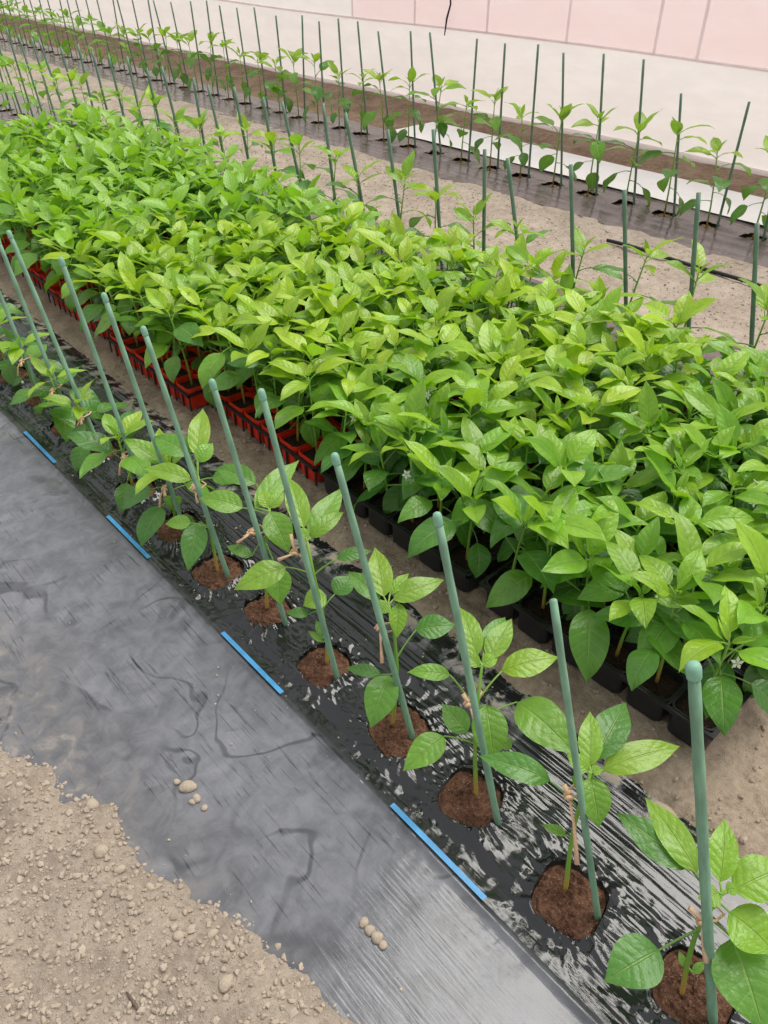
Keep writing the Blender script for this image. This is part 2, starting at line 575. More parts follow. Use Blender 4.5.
# white sheet lying along the wall
o = obj('ground_sheet', grid_mesh('ground_sheet', np.arange(4.80, 5.36, 0.03), np.arange(0.8, 5.35, 0.04),
                                  lambda X, Y: 0.012 + 0.012 * fbm(X * 5, Y * 2, 61), M['white']))
tag(o, 'white plastic sheet laid on the ground along the wall', 'ground sheet')


# soils
def bound_x(Y):
    o_ = np.argsort(BOUND[:, 1])
    return np.interp(Y, BOUND[o_, 1], BOUND[o_, 0]) + 0.028 * (fbm(Y * 18, Y * 0 + 2, 5) - 0.5)


def mound_z(X, Y):
    e = bound_x(Y) - X + 0.02 * (fbm(X * 22, Y * 22, 7) - 0.5)
    h = 0.020 * sstep(0, 0.10, e) - 0.012 * sstep(0.02, -0.03, e)
    lump = fbm(X * 30, Y * 30, 2, 4)
    return h + sstep(-0.01, 0.03, e) * (0.020 * (fbm(X * 7, Y * 7, 12) - 0.4) * sstep(0, .2, e) + 0.016 * (lump - 0.45))


md = obj('soil', grid_mesh('soil', np.arange(-0.75, 0.40, 0.006), np.arange(-0.1, 1.75, 0.006), mound_z, M['soil'],
                           lambda cx, cy: cx < bound_x(cy) + 0.03))
tag(md, 'pale crumbly dry soil heaped over the dusty edge of the black film', 'soil', kind='stuff')


def path_z(X, Y):
    b = 0.004 + 0.022 * (fbm(X * 26, Y * 26, 31, 4) - 0.5) + 0.02 * (fbm(X * 6, Y * 6, 35) - 0.5)
    return b - 0.02 * sstep(1.09, 1.03, X)


pt = obj('floor', grid_mesh('floor_path', np.arange(1.02, 2.2, 0.009), np.concatenate([np.arange(-0.6, 3, 0.009), np.arange(3, 7, 0.03)]),
                            path_z, M['soil_path']), kind='structure')
fp = obj('floor', grid_mesh('floor_far_path', np.arange(3.08, 4.22, 0.022), np.arange(0.4, 18, 0.022),
                            lambda X, Y: 0.012 + 0.03 * (fbm(X * 12, Y * 12, 41) - 0.5) - 0.03 * sstep(0.5, 0.6, np.abs(X - 3.65)), M['soil_far']),
         kind='structure')
ws = obj('floor', grid_mesh('floor_wall_strip', np.arange(4.78, 5.82, 0.03), np.arange(0.6, 20, 0.04),
                            lambda X, Y: -0.012 + 0.03 * fbm(X * 9, Y * 9, 45) * sstep(5.2, 5.45, X) + 0.03 * sstep(5.4, 5.8, X), M['soil_brown']),
         kind='structure')

# back wall of plastic film with its grey ribs
WX = 5.84
RAIL_Z = 0.66


def wall_sheet(name, y0, y1, z0, z1, mat, x=WX, amp=0.012):
    ysx = np.linspace(y0, y1, max(4, int((y1 - y0) * 8))); zs = np.linspace(z0, z1, max(4, int((z1 - z0) * 14)))
    Yg, Zg = np.meshgrid(ysx, zs, indexing='ij')
    Xg = x + amp * (fbm(Yg * 1.3, Zg * 5, 70) - 0.5)
    V = np.stack([Xg, Yg, Zg], -1).reshape(-1, 3)
    n1, n2 = Yg.shape
    I = np.arange(n1 * n2).reshape(n1, n2)
    Q = np.stack([I[:-1, :-1], I[1:, :-1], I[1:, 1:], I[:-1, 1:]], -1).reshape(-1, 4)
    mb = MB(); mb.v = V.tolist(); mb.f = Q.tolist(); mb.uv = []
    return mb.mesh(name, mat)


wall = obj('wall_back', wall_sheet('wall_back', -2, 30, -0.02, RAIL_Z, M['wall']), kind='structure')
posts = [-1.0, 0.3, 1.1, 2.45, 3.2, 3.55, 4.35, 5.2, 6.1, 7.0, 8.2]
for a, b in zip(posts[:-1], posts[1:]):
    if b <= 7.01:
        obj('panel', wall_sheet('panel', a, b, RAIL_Z, 2.6, M['wallpink'], WX, 0.006), wall)
obj('panel', wall_sheet('panel', 7.0, 30, RAIL_Z, 2.6, M['wall']), wall)
for y in posts[:-1]:
    mb = MB(); mb.box(WX - 0.006, WX - 0.003, y - 0.012, y + 0.012, RAIL_Z, 2.6); obj('rib', mb.mesh('rib', M['rib'], False), wall)
for z in (RAIL_Z,):
    mb = MB(); mb.tube([(WX - 0.004, y, z - 0.01 * math.sin(y)) for y in np.linspace(-2, 30, 60)], 0.009, 6)
    obj('rail', mb.mesh('rail', M['rib']), wall)
mb = MB(); mb.tube([(WX - 0.02, y, 0.035 + 0.006 * math.sin(y * 2.1)) for y in np.linspace(-2, 30, 120)], 0.028, 8)
obj('rolled_hem', mb.mesh('rolled_hem', M['wall']), wall)

# dangling cord and drip tape
mb = MB(); mb.tube([(WX - 0.03, 5.62, 1.25), (WX - 0.035, 5.64, 1.0), (WX - 0.03, 5.62, 0.85), (WX - 0.035, 5.655, 0.74), (WX - 0.03, 5.68, 0.61)],
                   [0.007, 0.007, 0.008, 0.009, 0.005], 6)
tag(obj('cord', mb.mesh('cord', M['cord'])), 'dark cord dangling against the pale plastic wall', 'cord')
mb = MB(); mb.tube([(3.86 + 0.012 * math.sin(y * 4), y, 0.028 + 0.004 * math.sin(y * 9)) for y in np.linspace(0.8, 2.42, 40)], 0.010, 6)
tag(obj('drip_tape', mb.mesh('drip_tape', M['hose'])), 'thin black drip tape lying along the bare soil path', 'hose')

# ------------------------------------------------------------------ clods
ICO_V = []
ph = (1 + 5 ** .5) / 2
for a in (-1, 1):
    for b in (-ph, ph):
        ICO_V += [(0, a, b), (a, b, 0), (b, 0, a)]
ICO_V = np.array(ICO_V) / math.sqrt(1 + ph * ph)


def ico_faces():
    F = []
    for i in range(12):
        for j in range(i + 1, 12):
            for k in range(j + 1, 12):
                d = [np.linalg.norm(ICO_V[p] - ICO_V[q]) for p, q in ((i, j), (j, k), (i, k))]
                if max(d) < 1.06:
                    n_ = np.cross(ICO_V[j] - ICO_V[i], ICO_V[k] - ICO_V[i])
                    F.append((i, j, k) if np.dot(n_, ICO_V[i]) > 0 else (i, k, j))
    return F


ICO_F = ico_faces()


def rubble(name, pts, rads, mat):
    V = []; F = []
    for i, (p, r) in enumerate(zip(pts, rads)):
        s = rng.uniform(0.65, 1.25, 3) * r; s[2] *= 0.75
        a = rng.uniform(0, 6.28); c, sn = math.cos(a), math.sin(a)
        v = ICO_V * rng.uniform(0.72, 1.28, (12, 1)) * s
        v = np.stack([v[:, 0] * c - v[:, 1] * sn, v[:, 0] * sn + v[:, 1] * c, v[:, 2]], -1) + p
        V.append(v); F += [(a_ + 12 * i, b_ + 12 * i, c_ + 12 * i) for a_, b_, c_ in ICO_F]
    mb = MB(); mb.v = np.concatenate(V).tolist(); mb.f = F; mb.uv = []
    return mb.mesh(name, mat, False)


def scatter(n, x0, x1, y0, y1, zf, r0, r1, cond=None, pw=2.5):
    x = rng.uniform(x0, x1, n); y = rng.uniform(y0, y1, n)
    if cond is not None:
        k = cond(x, y); x, y = x[k], y[k]
    r = r0 + (r1 - r0) * rng.uniform(0, 1, len(x)) ** pw
    z = zf(x, y) + r * 0.3
    return np.stack([x, y, z], -1), r


p, r = scatter(26000, -0.45, 0.36, 0.2, 1.6, mound_z, 0.0011, 0.0075, lambda x, y: x < bound_x(y) + 0.004, 6)
tag(obj('soil_crumbs', rubble('soil_crumbs', p, r, M['clod'])), 'loose crumbs strewn over the heaped dry soil', 'soil crumbs', kind='stuff')
p, r = scatter(2600, 1.04, 1.9, -0.3, 3.0, path_z, 0.002, 0.009, lambda x, y: (x < 1.22) | (y < 0.27), 3)
tag(obj('soil_crumbs', rubble('soil_crumbs_path', p, r, M['clod_path'])), 'brown crumbs on the soil path beside the seedling trays', 'soil crumbs', kind='stuff')
p, r = scatter(900, 0.0, 1.06, 0.0, 3.0, near_film_z, 0.001, 0.004,
               lambda x, y: (hole_d(x, y, HN)[0] > 1.2) & ((fbm(x * 6, y * 6, 91) > 0.52) | (x > 0.95)), 3)
tag(obj('soil_crumbs', rubble('soil_crumbs_film', p, r, M['clod'])), 'tiny soil grains scattered on the black film', 'soil crumbs', kind='stuff')
p, r = scatter(6000, 3.2, 4.1, 0.8, 7.0, lambda x, y: 0.012 + 0.03 * (fbm(x * 12, y * 12, 41) - 0.5), 0.002, 0.007, None, 3)
tag(obj('soil_crumbs', rubble('soil_crumbs_far', p, r, M['clod'])), 'pale crumbs on the far soil path by the drip tape', 'soil crumbs', kind='stuff')


def clod_mesh(seed):
    import bmesh
    bm = bmesh.new(); bmesh.ops.create_icosphere(bm, subdivisions=3, radius=1)
    rr = np.random.default_rng(seed)
    dirs = rr.normal(size=(14, 3)); dirs /= np.linalg.norm(dirs, axis=1)[:, None]; am = rr.uniform(-0.16, 0.2, 14)
    for v in bm.verts:
        q = np.array(v.co); f = 1 + float(np.sum(am * np.exp(6 * (dirs @ q - 1)))) + rr.uniform(-0.025, 0.025)
        v.co = Vector(q * f)
    me = bpy.data.meshes.new('soil_clod'); bm.to_mesh(me); bm.free()
    me.polygons.foreach_set('use_smooth', [True] * len(me.polygons)); me.materials.append(M['clod_big'])
    return me


CL = [clod_mesh(s) for s in range(4)]
clods = [((102, 853), 0.015, 'large pale rounded clod on the heaped dry soil', None), ((91, 803), 0.013, 'pale clod at the crumbly lip of the soil heap', None),
         ((121, 871), 0.009, 'small rounded clod on the heaped dry soil', 's'), ((180, 939), 0.009, 'small rounded clod on the heaped dry soil', 's'),
         ((227, 986), 0.012, 'oval clod on the soil heap beside the film edge', None), ((213, 934), 0.008, 'small rounded clod on the heaped dry soil', 's'),
         ((150, 888), 0.008, 'small rounded clod on the heaped dry soil', 's'), ((100, 897), 0.008, 'small rounded clod on the heaped dry soil', 's'),
         ((364, 921), 0.009, 'soil clod in the short line lying on clean film', 'l'), ((370, 928), 0.010, 'soil clod in the short line lying on clean film', 'l'),
         ((377, 936), 0.011, 'soil clod in the short line lying on clean film', 'l'), ((383, 943), 0.008, 'soil clod in the short line lying on clean film', 'l'),
         ((188, 785), 0.014, 'lumpy clod on the film wrinkle, largest of its pile', None), ((176, 780), 0.007, 'little clod on the wrinkle of dusty film', 'w'),
         ((196, 797), 0.009, 'little clod on the wrinkle of dusty film', 'w'), ((204, 806), 0.007, 'little clod on the wrinkle of dusty film', 'w'), ((192, 800), 0.006, 'little clod on the wrinkle of dusty film', 'w')]
GR = {'s': 'small clods on the soil heap', 'l': 'clods lying in a line on the film', 'w': 'clods along the film wrinkle'}
for i, ((px, py), rad, lab, g) in enumerate(clods):
    q = on_ground(px, py, 0.01)
    on_soil = q[0] < float(bound_x(np.array([q[1]]))[0])
    z = float((mound_z if on_soil else near_film_z)(np.array([q[0]]), np.array([q[1]]))[0])
    c = obj('soil_clod', CL[i % 4])
    c.location = (q[0], q[1], z + rad * 0.28); c.scale = (rad * rnd.uniform(.9, 1.3), rad, rad * 0.75); c.rotation_euler = (0, 0, rnd.uniform(0, 6))
    tag(c, lab, 'clod', GR.get(g))
q0, q1 = on_ground(129, 997), on_ground(144, 1019)
mb = MB(); mb.tube([q0 + [0, 0, .022], (q0 + q1) / 2 + [0, 0, .026], q1 + [0, 0, .022]], [0.0015, 0.003, 0.002], 5)
tag(obj('twig', mb.mesh('twig', M['twig'])), 'short grey twig lying on the dry soil', 'twig')

# ------------------------------------------------------------------ leaves
NT_, NV_ = 12, 6


def blade(mb, mid, side, nrm, hw, fold=0.25, wave=0.06, seed=0, cols=NV_):
    """blade along midrib points; side/nrm unit vectors for each point; hw half widths"""
    V = []; UV = []; F = []
    n = len(mid); L = np.linalg.norm(mid[-1] - mid[0])
    for i in range(n):
        t = i / (n - 1)
        for j in range(cols + 1):
            v = -1 + 2 * j / cols
            w = hw[i] * v
            z = fold * abs(w) * (1 - 0.35 * abs(v)) + wave * L * 0.35 * abs(v) ** 1.5 * math.sin(t * 11 + seed * 2.1 + (1.4 if v > 0 else 0))
            z += 0.03 * hw[i] * math.sin(t * 7 * 6.283 - abs(v) * 7.8) * abs(v) * (1 - abs(v)) * 3
            V.append(mid[i] + side[i] * w + nrm[i] * z)
            UV.append((t, 0.5 + 0.5 * v))
    for i in range(n - 1):
        for j in range(cols):
            a = i * (cols + 1) + j
            F.append((a, a + 1, a + cols + 2, a + cols + 1)[::-1])
    mb.add(V, F, UV)


def half_width(t, W, peak=0.36):
    # ovate, pointed tip
    a = peak / (1 - peak)
    s = t ** (0.75 * a / 0.56) * (1 - t) ** 1.15
    tp = np.linspace(0.01, 0.99, 99); m_ = np.max(tp ** (0.75 * a / 0.56) * (1 - tp) ** 1.15)
    return W * np.clip(s / m_, 0.0, 1) * (1 - 0.12 * sstep(0.75, 1.0, t)) + 0.0004


def leaf_variant(k, n=NT_, cols=NV_, petiole=0.34, droop=0.6, lift=0.5, fold=0.25, ratio=0.5, wave=0.06, roll=0.0):
    """leaf of unit blade length, petiole from the origin along +X"""
    mb = MB()
    pet = [np.array([0, 0, 0.0])]; ang = lift
    for i in range(4):
        pet.append(pet[-1] + petiole / 4 * np.array([math.cos(ang), 0, math.sin(ang)])); ang -= 0.12 * droop
    mb.tube(pet, [0.022, 0.017, 0.015, 0.015, 0.016], 5, False)
    mid = [pet[-1]]; dirs = []
    for i in range(n):
        dirs.append(np.array([math.cos(ang), 0, math.sin(ang)]))
        if i < n - 1:
            mid.append(mid[-1] + dirs[-1] / (n - 1)); ang -= droop / (n - 1) * (0.6 + 0.8 * i / n)
    ts = np.linspace(0, 1, n)
    bendy = 0.06 * math.sin(k * 1.7)
    mid = [m_ + np.array([0, bendy * t * t, 0]) for m_, t in zip(mid, ts)]
    sd_ = []; nr = []
    for i, d in enumerate(dirs):
        s = np.array([0, 1.0, 0]); u = np.cross(d, s)
        rl = roll * ts[i]
        sd_.append(s * math.cos(rl) + u * math.sin(rl)); nr.append(-(np.cross(s * math.cos(rl) + u * math.sin(rl), d)) if False else np.cross(d, s * math.cos(rl) + u * math.sin(rl)))
    blade(mb, mid, sd_, nr, half_width(ts, ratio / 2), fold, wave, k, cols)
    return mb


def variants(n, cols, tagname):
    D = {'top': [], 'mid': [], 'low': [], 'bud': []}
    for k in range(5):
        D['top'].append(leaf_variant(k, n, cols, 0.16 + 0.03 * k, 0.35 + 0.16 * k, 0.45, 0.45 - 0.05 * k, 0.44 + 0.03 * (k % 3), 0.05, 0.12 * (k - 2)))
        D['mid'].append(leaf_variant(k + 5, n, cols, 0.34 + 0.03 * k, 0.7 + 0.14 * k, 0.45, 0.26 - 0.04 * k, 0.52 + 0.025 * (k % 3), 0.07, 0.16 * (k - 2)))
    for k in range(4):
        D['low'].append(leaf_variant(k + 10, n, cols, 0.5 + 0.04 * k, 0.9 + 0.2 * k, 0.3, 0.12, 0.60 + 0.03 * (k % 2), 0.08, 0.14 * (k - 1.5)))
    for k in range(3):
        D['bud'].append(leaf_variant(k + 20, n, cols, 0.1, 0.2 + 0.2 * k, 0.3, 0.75, 0.34, 0.03, 0.1 * k))
    return D


LV_MB = variants(NT_, NV_, 'leaf')
LV = {k: [m_.mesh('leaf_' + k, M['leaf']) for m_ in v] for k, v in LV_MB.items()}
LV_LOW = {k: v for k, v in variants(6, 2, 'leaf_low').items()}

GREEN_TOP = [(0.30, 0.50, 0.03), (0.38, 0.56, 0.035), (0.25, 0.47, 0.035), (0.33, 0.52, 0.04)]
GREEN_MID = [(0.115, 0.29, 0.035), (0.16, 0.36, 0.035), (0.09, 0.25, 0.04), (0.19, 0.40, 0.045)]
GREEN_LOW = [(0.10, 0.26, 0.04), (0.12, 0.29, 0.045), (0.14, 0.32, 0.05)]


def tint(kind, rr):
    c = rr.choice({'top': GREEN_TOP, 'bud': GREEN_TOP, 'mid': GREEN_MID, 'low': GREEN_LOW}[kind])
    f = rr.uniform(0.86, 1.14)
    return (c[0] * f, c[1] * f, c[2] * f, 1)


def plant_plan(rr, h, size=0.125, n_low=3, n_mid=4, n_top=4, lean=0.02, spread=1.0, low0=0.36):
    """list of (kind, variant, matrix, tint); stem polyline"""
    lx, ly = rr.uniform(-lean, lean), rr.uniform(-lean, lean)
    stem = [(0, 0, -0.01), (lx * 0.15, ly * 0.15, h * 0.3), (lx * 0.5, ly * 0.5, h * 0.65), (lx, ly, h)]

    def on_stem(f):
        zz = f * h
        return Vector((lx * f * f, ly * f * f, zz))
    L = []
    az = rr.uniform(0, 6.28)
    seq = [('low', low0 + 0.24 * i / max(1, n_low), rr.uniform(0.62, 0.9)) for i in range(n_low)]
    seq += [('mid', 0.52 + 0.36 * i / max(1, n_mid), rr.uniform(0.9, 1.18)) for i in range(n_mid)]
    seq += [('top', 0.90 + 0.10 * i / max(1, n_top), rr.uniform(0.72, 1.02)) for i in range(n_top)]
    seq += [('bud', 1.0, rr.uniform(0.3, 0.5)) for i in range(2)]
    for kind, f, s in seq:
        az += 2.399 + rr.uniform(-0.35, 0.35)
        el = {'low': rr.uniform(-0.55, 0.05), 'mid': rr.uniform(-0.35, 0.45), 'top': rr.uniform(0.0, 0.85), 'bud': rr.uniform(0.6, 1.1)}[kind]
        k = rr.randrange(len(LV[kind]))
        sc = size * s
        m_ = Matrix.Translation(on_stem(f)) @ Matrix.Rotation(az, 4, 'Z') @ Matrix.Rotation(-el, 4, 'Y') @ Matrix.Rotation(rr.uniform(-0.35, 0.35), 4, 'X') @ Matrix.Diagonal((sc * spread, sc, sc, 1))
        L.append((kind, k, m_, tint(kind, rr)))
    return stem, L


def stem_mesh(stem, r=0.0042):
    mb = MB(); n = len(stem)
    mb.tube(stem, [r * (1.15 - 0.55 * i / (n - 1)) for i in range(n)], 6)
    return mb.mesh('stem', M['stem'])


def grow(root, rr, h, hue=(1, 1, 1), z0=0.0, **kw):
    stem, L = plant_plan(rr, h, **kw)
    T = Matrix.Translation((0, 0, z0))
    obj('stem', stem_mesh(stem), root, T)
    for kind, k, m_, c in L:
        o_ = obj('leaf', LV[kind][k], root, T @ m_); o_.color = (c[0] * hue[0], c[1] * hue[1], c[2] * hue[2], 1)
    return stem, L


def flower_mesh():
    mb = MB()
    for k in range(5):
        a = k * 1.2566; c, s = math.cos(a), math.sin(a)
        P = [(0, 0, 0), (0.5 * c - 0.28 * s, 0.5 * s + 0.28 * c, 0.05), (c, s, -0.1), (0.5 * c + 0.28 * s, 0.5 * s - 0.28 * c, 0.05), (0.5 * c, 0.5 * s, 0.12)]
        mb.add(P, [(0, 4, 1), (1, 4, 2), (2, 4, 3), (3, 4, 0)])
    return mb.mesh('flower', M['petal'])


FLOWER = flower_mesh()
_mb = MB(); _mb.tube([(0, 0, -0.25), (0, 0, 0.05), (0, 0, 0.32)], [0.1, 0.17, 0.1], 6)
STAMEN = _mb.mesh('stamen', M['bud'])

# ------------------------------------------------------------------ trays and pots
PITCH_C = 0.11
NXT, NYT = 4, 6
TRAY_W, TRAY_L = NXT * PITCH_C * 0.95, NYT * PITCH_C
PX = TRAY_W / NXT
POT_H = 0.085


def rsq(cx, cy, hw, hl, z, r=0.018, n=4):
    P = []
    for (sx, sy, a0) in ((1, 1, 0), (-1, 1, 90), (-1, -1, 180), (1, -1, 270)):
        for i in range(n):
            a = R(a0 + 90 * i / (n - 1))
            P.append((cx + sx * (hw - r) + r * math.cos(a), cy + sy * (hl - r) + r * math.sin(a), z))
    return P


def ring_stack(mb, rings, close_bottom=False, close_top=False):
    n = len(rings[0]); V = [p for rg in rings for p in rg]; F = []
    for i in range(len(rings) - 1):
        for k in range(n):
            F.append((i * n + k, i * n + (k + 1) % n, (i + 1) * n + (k + 1) % n, (i + 1) * n + k))
    if close_bottom: F.append(tuple(range(n - 1, -1, -1)))
    if close_top: F.append(tuple(range((len(rings) - 1) * n, len(rings) * n)))
    mb.add(V, F)


def pot_mesh(mat, hw, hl, name):
    mb = MB()
    ring_stack(mb, [rsq(0, 0, hw * .90, hl * .90, 0.0), rsq(0, 0, hw * .95, hl * .95, POT_H * .84), rsq(0, 0, hw, hl, POT_H * .86), rsq(0, 0, hw, hl, POT_H),
                    rsq(0, 0, hw - 0.0035, hl - 0.0035, POT_H), rsq(0, 0, hw * .88, hl * .88, POT_H * .70), rsq(0, 0, hw * .8, hl * .8, POT_H * .3)], True)
    return mb.mesh(name, mat, False)


POT = pot_mesh(M['redpot'], PX / 2 - 0.004, PITCH_C / 2 - 0.004, 'pot')
CELL = pot_mesh(M['blacktray'], PX / 2 - 0.003, PITCH_C / 2 - 0.003, 'cell')


def soil_top():
    mb = MB()
    hw, hl = PX / 2 * .86, PITCH_C / 2 * .86
    rings = [rsq(0, 0, hw * s, hl * s, 0.004 * (1 - s) + 0.0015 * (i % 2), 0.018 * s) for i, s in enumerate((1, .75, .5, .25))]
    ring_stack(mb, rings, False, True)
    return mb.mesh('potting_soil', M['potsoil'])


SOIL_TOP = soil_top()


def black_frame(red):
    mb = MB(); z = POT_H - (0.002 if not red else 0.016); hh = 0.006; b = 0.003
    for i in range(NXT + 1):
        x = -TRAY_W / 2 + i * PX; e = 1.6 if i in (0, NXT) else 1
        mb.box(x - b * e, x + b * e, -TRAY_L / 2 - b * 1.6, TRAY_L / 2 + b * 1.6, z - hh * e, z)
    for j in range(NYT + 1):
        y = -TRAY_L / 2 + j * PITCH_C; e = 1.6 if j in (0, NYT) else 1
        mb.box(-TRAY_W / 2 - b * 1.6, TRAY_W / 2 + b * 1.6, y - b * e, y + b * e, z - hh * e * 0.98, z - 0.0004)
    return mb.mesh('rim_frame', M['blacktray'], False)


def rib_mesh():
    mb = MB(); mb.box(-0.002, 0.002, -0.0045, 0.0045, 0.0, POT_H - 0.022)
    return mb.mesh('rib', M['blacktray'], False)


FRAME_B, FRAME_R, RIB = black_frame(False), black_frame(True), rib_mesh()
X0B, Y0B = 1.185, 0.29
COLS, ROWS = 3, 8
PLANTS = []
for j in range(ROWS):
    for i in range(COLS):
        red = not ((i == 0 and j < 2) or j == 0)
        jx = {0: 0.01, 1: 0.0, 2: 0.015, 3: -0.05, 4: -0.02, 5: 0.005, 6: 0.02, 7: 0.03}[j] + (rnd.uniform(-.006, .006) if i else 0)
        cx = X0B + TRAY_W / 2 + i * (TRAY_W + 0.012) + jx
        cy = Y0B + TRAY_L / 2 + j * (TRAY_L + 0.03) + rnd.uniform(-.006, .006)
        rz = rnd.uniform(-0.025, 0.025)
        if red:
            if i == 0:
                lab = 'black carrier tray of red pots at the path side of the block'; grp = 'red pot carriers along the path'
            else:
                lab = 'black carrier tray of red pots hidden inside the leafy block'; grp = 'red pot carriers inside the block'
        else:
            lab = {(0, 0): 'black cell tray at the bare soil end of the block, facing the staked row',
                   (0, 1): 'black cell tray between the end tray and the first red pots'}.get((i, j), 'black cell tray set behind the end tray of the block')
            grp = None if i == 0 else 'black cell trays behind the end tray'
        t = thing('seedling_tray', lab, 'tray', (cx, cy, 0.012), grp, rz)
        obj('rim_frame', FRAME_R if red else FRAME_B, t)
        Tm = t.matrix_basis
        Tm = Matrix.Translation((cx, cy, 0.012)) @ Matrix.Rotation(rz, 4, 'Z')
        for a in range(NXT):
            for b in range(NYT):
                lx = -TRAY_W / 2 + (a + .5) * PX; ly = -TRAY_L / 2 + (b + .5) * PITCH_C
                if not red:
                    obj('cell', CELL, t, Matrix.Translation((lx, ly, 0)))
                wp = Tm @ Vector((lx, ly, 0))
                PLANTS.append((wp, rz, red, i * NXT + a, j * NYT + b))
        if red and i == 0:
            for b in range(NYT * 2 + 1):
                if True:
                    obj('rib', RIB, t, Matrix.Translation((-TRAY_W / 2 + 0.003, -TRAY_L / 2 + b * PITCH_C / 2, 0)))

# the 300 seedlings nearest the view stand as single things, those farther off are one mass of foliage
PLANTS.sort(key=lambda q: (q[0] - Vector((0, 0, 1.5))).length)
far_leaf = {}
farV = MB(); farStem = MB(); farPot = MB()
far_cols = []
LOWPOT = [rsq(0, 0, (PX / 2 - .004) * s, (PITCH_C / 2 - .004) * s, z, 0.016, 2) for s, z in ((.74, 0), (1, POT_H), (.86, POT_H - .014))]
for idx, (wp, rz, red, ca, cb) in enumerate(PLANTS):
    rr = random.Random(1000 + idx)
    front = ca
    h = rr.uniform(0.235, 0.32) * (1.0 if red else 0.9)
    if front == 0: h *= 0.95
    kw = dict(size=rr.uniform(0.125, 0.155), n_low=2 if front else 1, n_mid=3, n_top=4, lean=0.04, low0=0.38 if front else 0.56)
    sz = POT_H * 0.80
    if idx < 300:
        if red:
            lab = ('pepper seedling in the %s red pot from the black trays, along the path edge' % ordinal(cb - 2 * NYT)) if ca == 0 else \
                  'pepper seedling in the %s line of red pots back from the path edge' % ordinal(ca)
            t = thing('potted_pepper_plant', lab, 'pepper plant', (wp.x, wp.y, wp.z), 'red-potted seedlings along the path' if ca == 0 else 'red-potted seedlings, %s line from the path' % ordinal(ca), rz)
            obj('pot', POT, t)
        else:
            lab = ('pepper seedling in the %s black cell from the bare soil end, facing the staked row' % ordinal(cb)) if ca == 0 else \
                  'pepper seedling in the %s line of black tray cells back from the path' % ordinal(ca)
            t = thing('pepper_seedling', lab, 'pepper plant', (wp.x, wp.y, wp.z), 'black-cell seedlings facing the staked row' if ca == 0 else 'black-cell seedlings, %s line from the path' % ordinal(ca), rz)
        obj('potting_soil', SOIL_TOP, t, Matrix.Translation((0, 0, sz)))
        stem, L = grow(t, rr, h, (1.12, 1.06, 0.9) if red else (0.86, 0.95, 1.0), sz, **kw)
        if not red and rr.random() < 0.35 or rr.random() < 0.07:
            for q in range(rr.choice((1, 1, 2))):
                a = rr.uniform(0, 6.28)
                f = obj('flower', FLOWER, t, Matrix.Translation((0.055 * math.cos(a), 0.055 * math.sin(a), sz + h * rr.uniform(0.85, 1.05))) @ Matrix.Rotation(a + 1.57, 4, 'Z') @ Matrix.Rotation(rr.uniform(0.5, 1.3), 4, 'X') @ Matrix.Rotation(a, 4, 'Z') @ Matrix.Scale(0.015, 4))
                obj('stamen', STAMEN, f)
    else:
        stem, L = plant_plan(rr, h, **kw)
        T = Matrix.Translation((wp.x, wp.y, wp.z + sz)) @ Matrix.Rotation(rz, 4, 'Z')
        farStem.tube([np.array(T @ Vector(p)) for p in stem], 0.0036, 4, False)
        for kind, k, m_, c in L:
            if kind == 'bud' and rr.random() < 0.5: continue
            src = LV_LOW[kind][k]; TM = np.array(T @ m_)
            vv = np.array(src.v) @ TM[:3, :3].T + TM[:3, 3]
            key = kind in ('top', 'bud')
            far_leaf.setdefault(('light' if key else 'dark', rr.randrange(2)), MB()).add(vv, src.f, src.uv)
        base = np.array([wp.x, wp.y, wp.z])
        ring_stack(farPot, [[tuple(np.array(p) + base) for p in rg] for rg in LOWPOT])
fs = obj('distant_seedling_stems', farStem.mesh('distant_seedling_stems', M['stem']))
tag(fs, 'green stems of the seedlings at the distant end of the block', 'pepper plants', kind='stuff')
for (key, q), mb in far_leaf.items():
    o_ = obj('leaves', mb.mesh('leaves', M['leaf']), fs, kind='stuff')
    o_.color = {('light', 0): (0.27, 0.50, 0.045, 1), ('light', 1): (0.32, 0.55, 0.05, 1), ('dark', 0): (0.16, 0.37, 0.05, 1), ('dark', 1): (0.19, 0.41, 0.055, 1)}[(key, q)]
obj('pots', farPot.mesh('pots', M['redpot'], False), fs, kind='stuff')

# ------------------------------------------------------------------ root balls in the holes of the film
def plug_mesh(seed, hr, mat, z=0.004):
    xs = []; n = 44; rings = 18
    mb = MB(); V = [(0, 0, z)]; F = []
    for i in range(1, rings + 1):
        s = i / rings
        for k in range(n):
            a = 2 * math.pi * k / n
            r = hr * s / ((abs(math.cos(a)) ** 3.2 + abs(math.sin(a)) ** 3.2) ** (1 / 3.2))
            x, y = r * math.cos(a), r * math.sin(a)
            nz = float(fbm(np.array([x * 95 + seed * 9]), np.array([y * 95]), seed, 3)[0]) - 0.45
            V.append((x, y, z + 0.026 * nz - (0.03 if i == rings else 0.006 * s ** 4)))
    for k in range(n):
        F.append((0, 1 + k, 1 + (k + 1) % n))
    for i in range(rings - 1):
        for k in range(n):
            a = 1 + i * n + k; b = 1 + i * n + (k + 1) % n
            F.append((a, a + n, b + n, b))
    mb.add(V, F)
    return mb.mesh('root_ball', mat, False)


def stake_mesh(L, r, name, mat, segs=14):
    mb = MB(); pts = []; rads = []
    for i in range(segs + 1):
        z = -0.03 + (L + 0.03) * i / segs
        pts.append((0, 0, z)); rads.append(r * (1 + (0.06 if i % 2 else -0.03)))
    mb.tube(pts, rads, 8)
    return mb.mesh(name, mat)


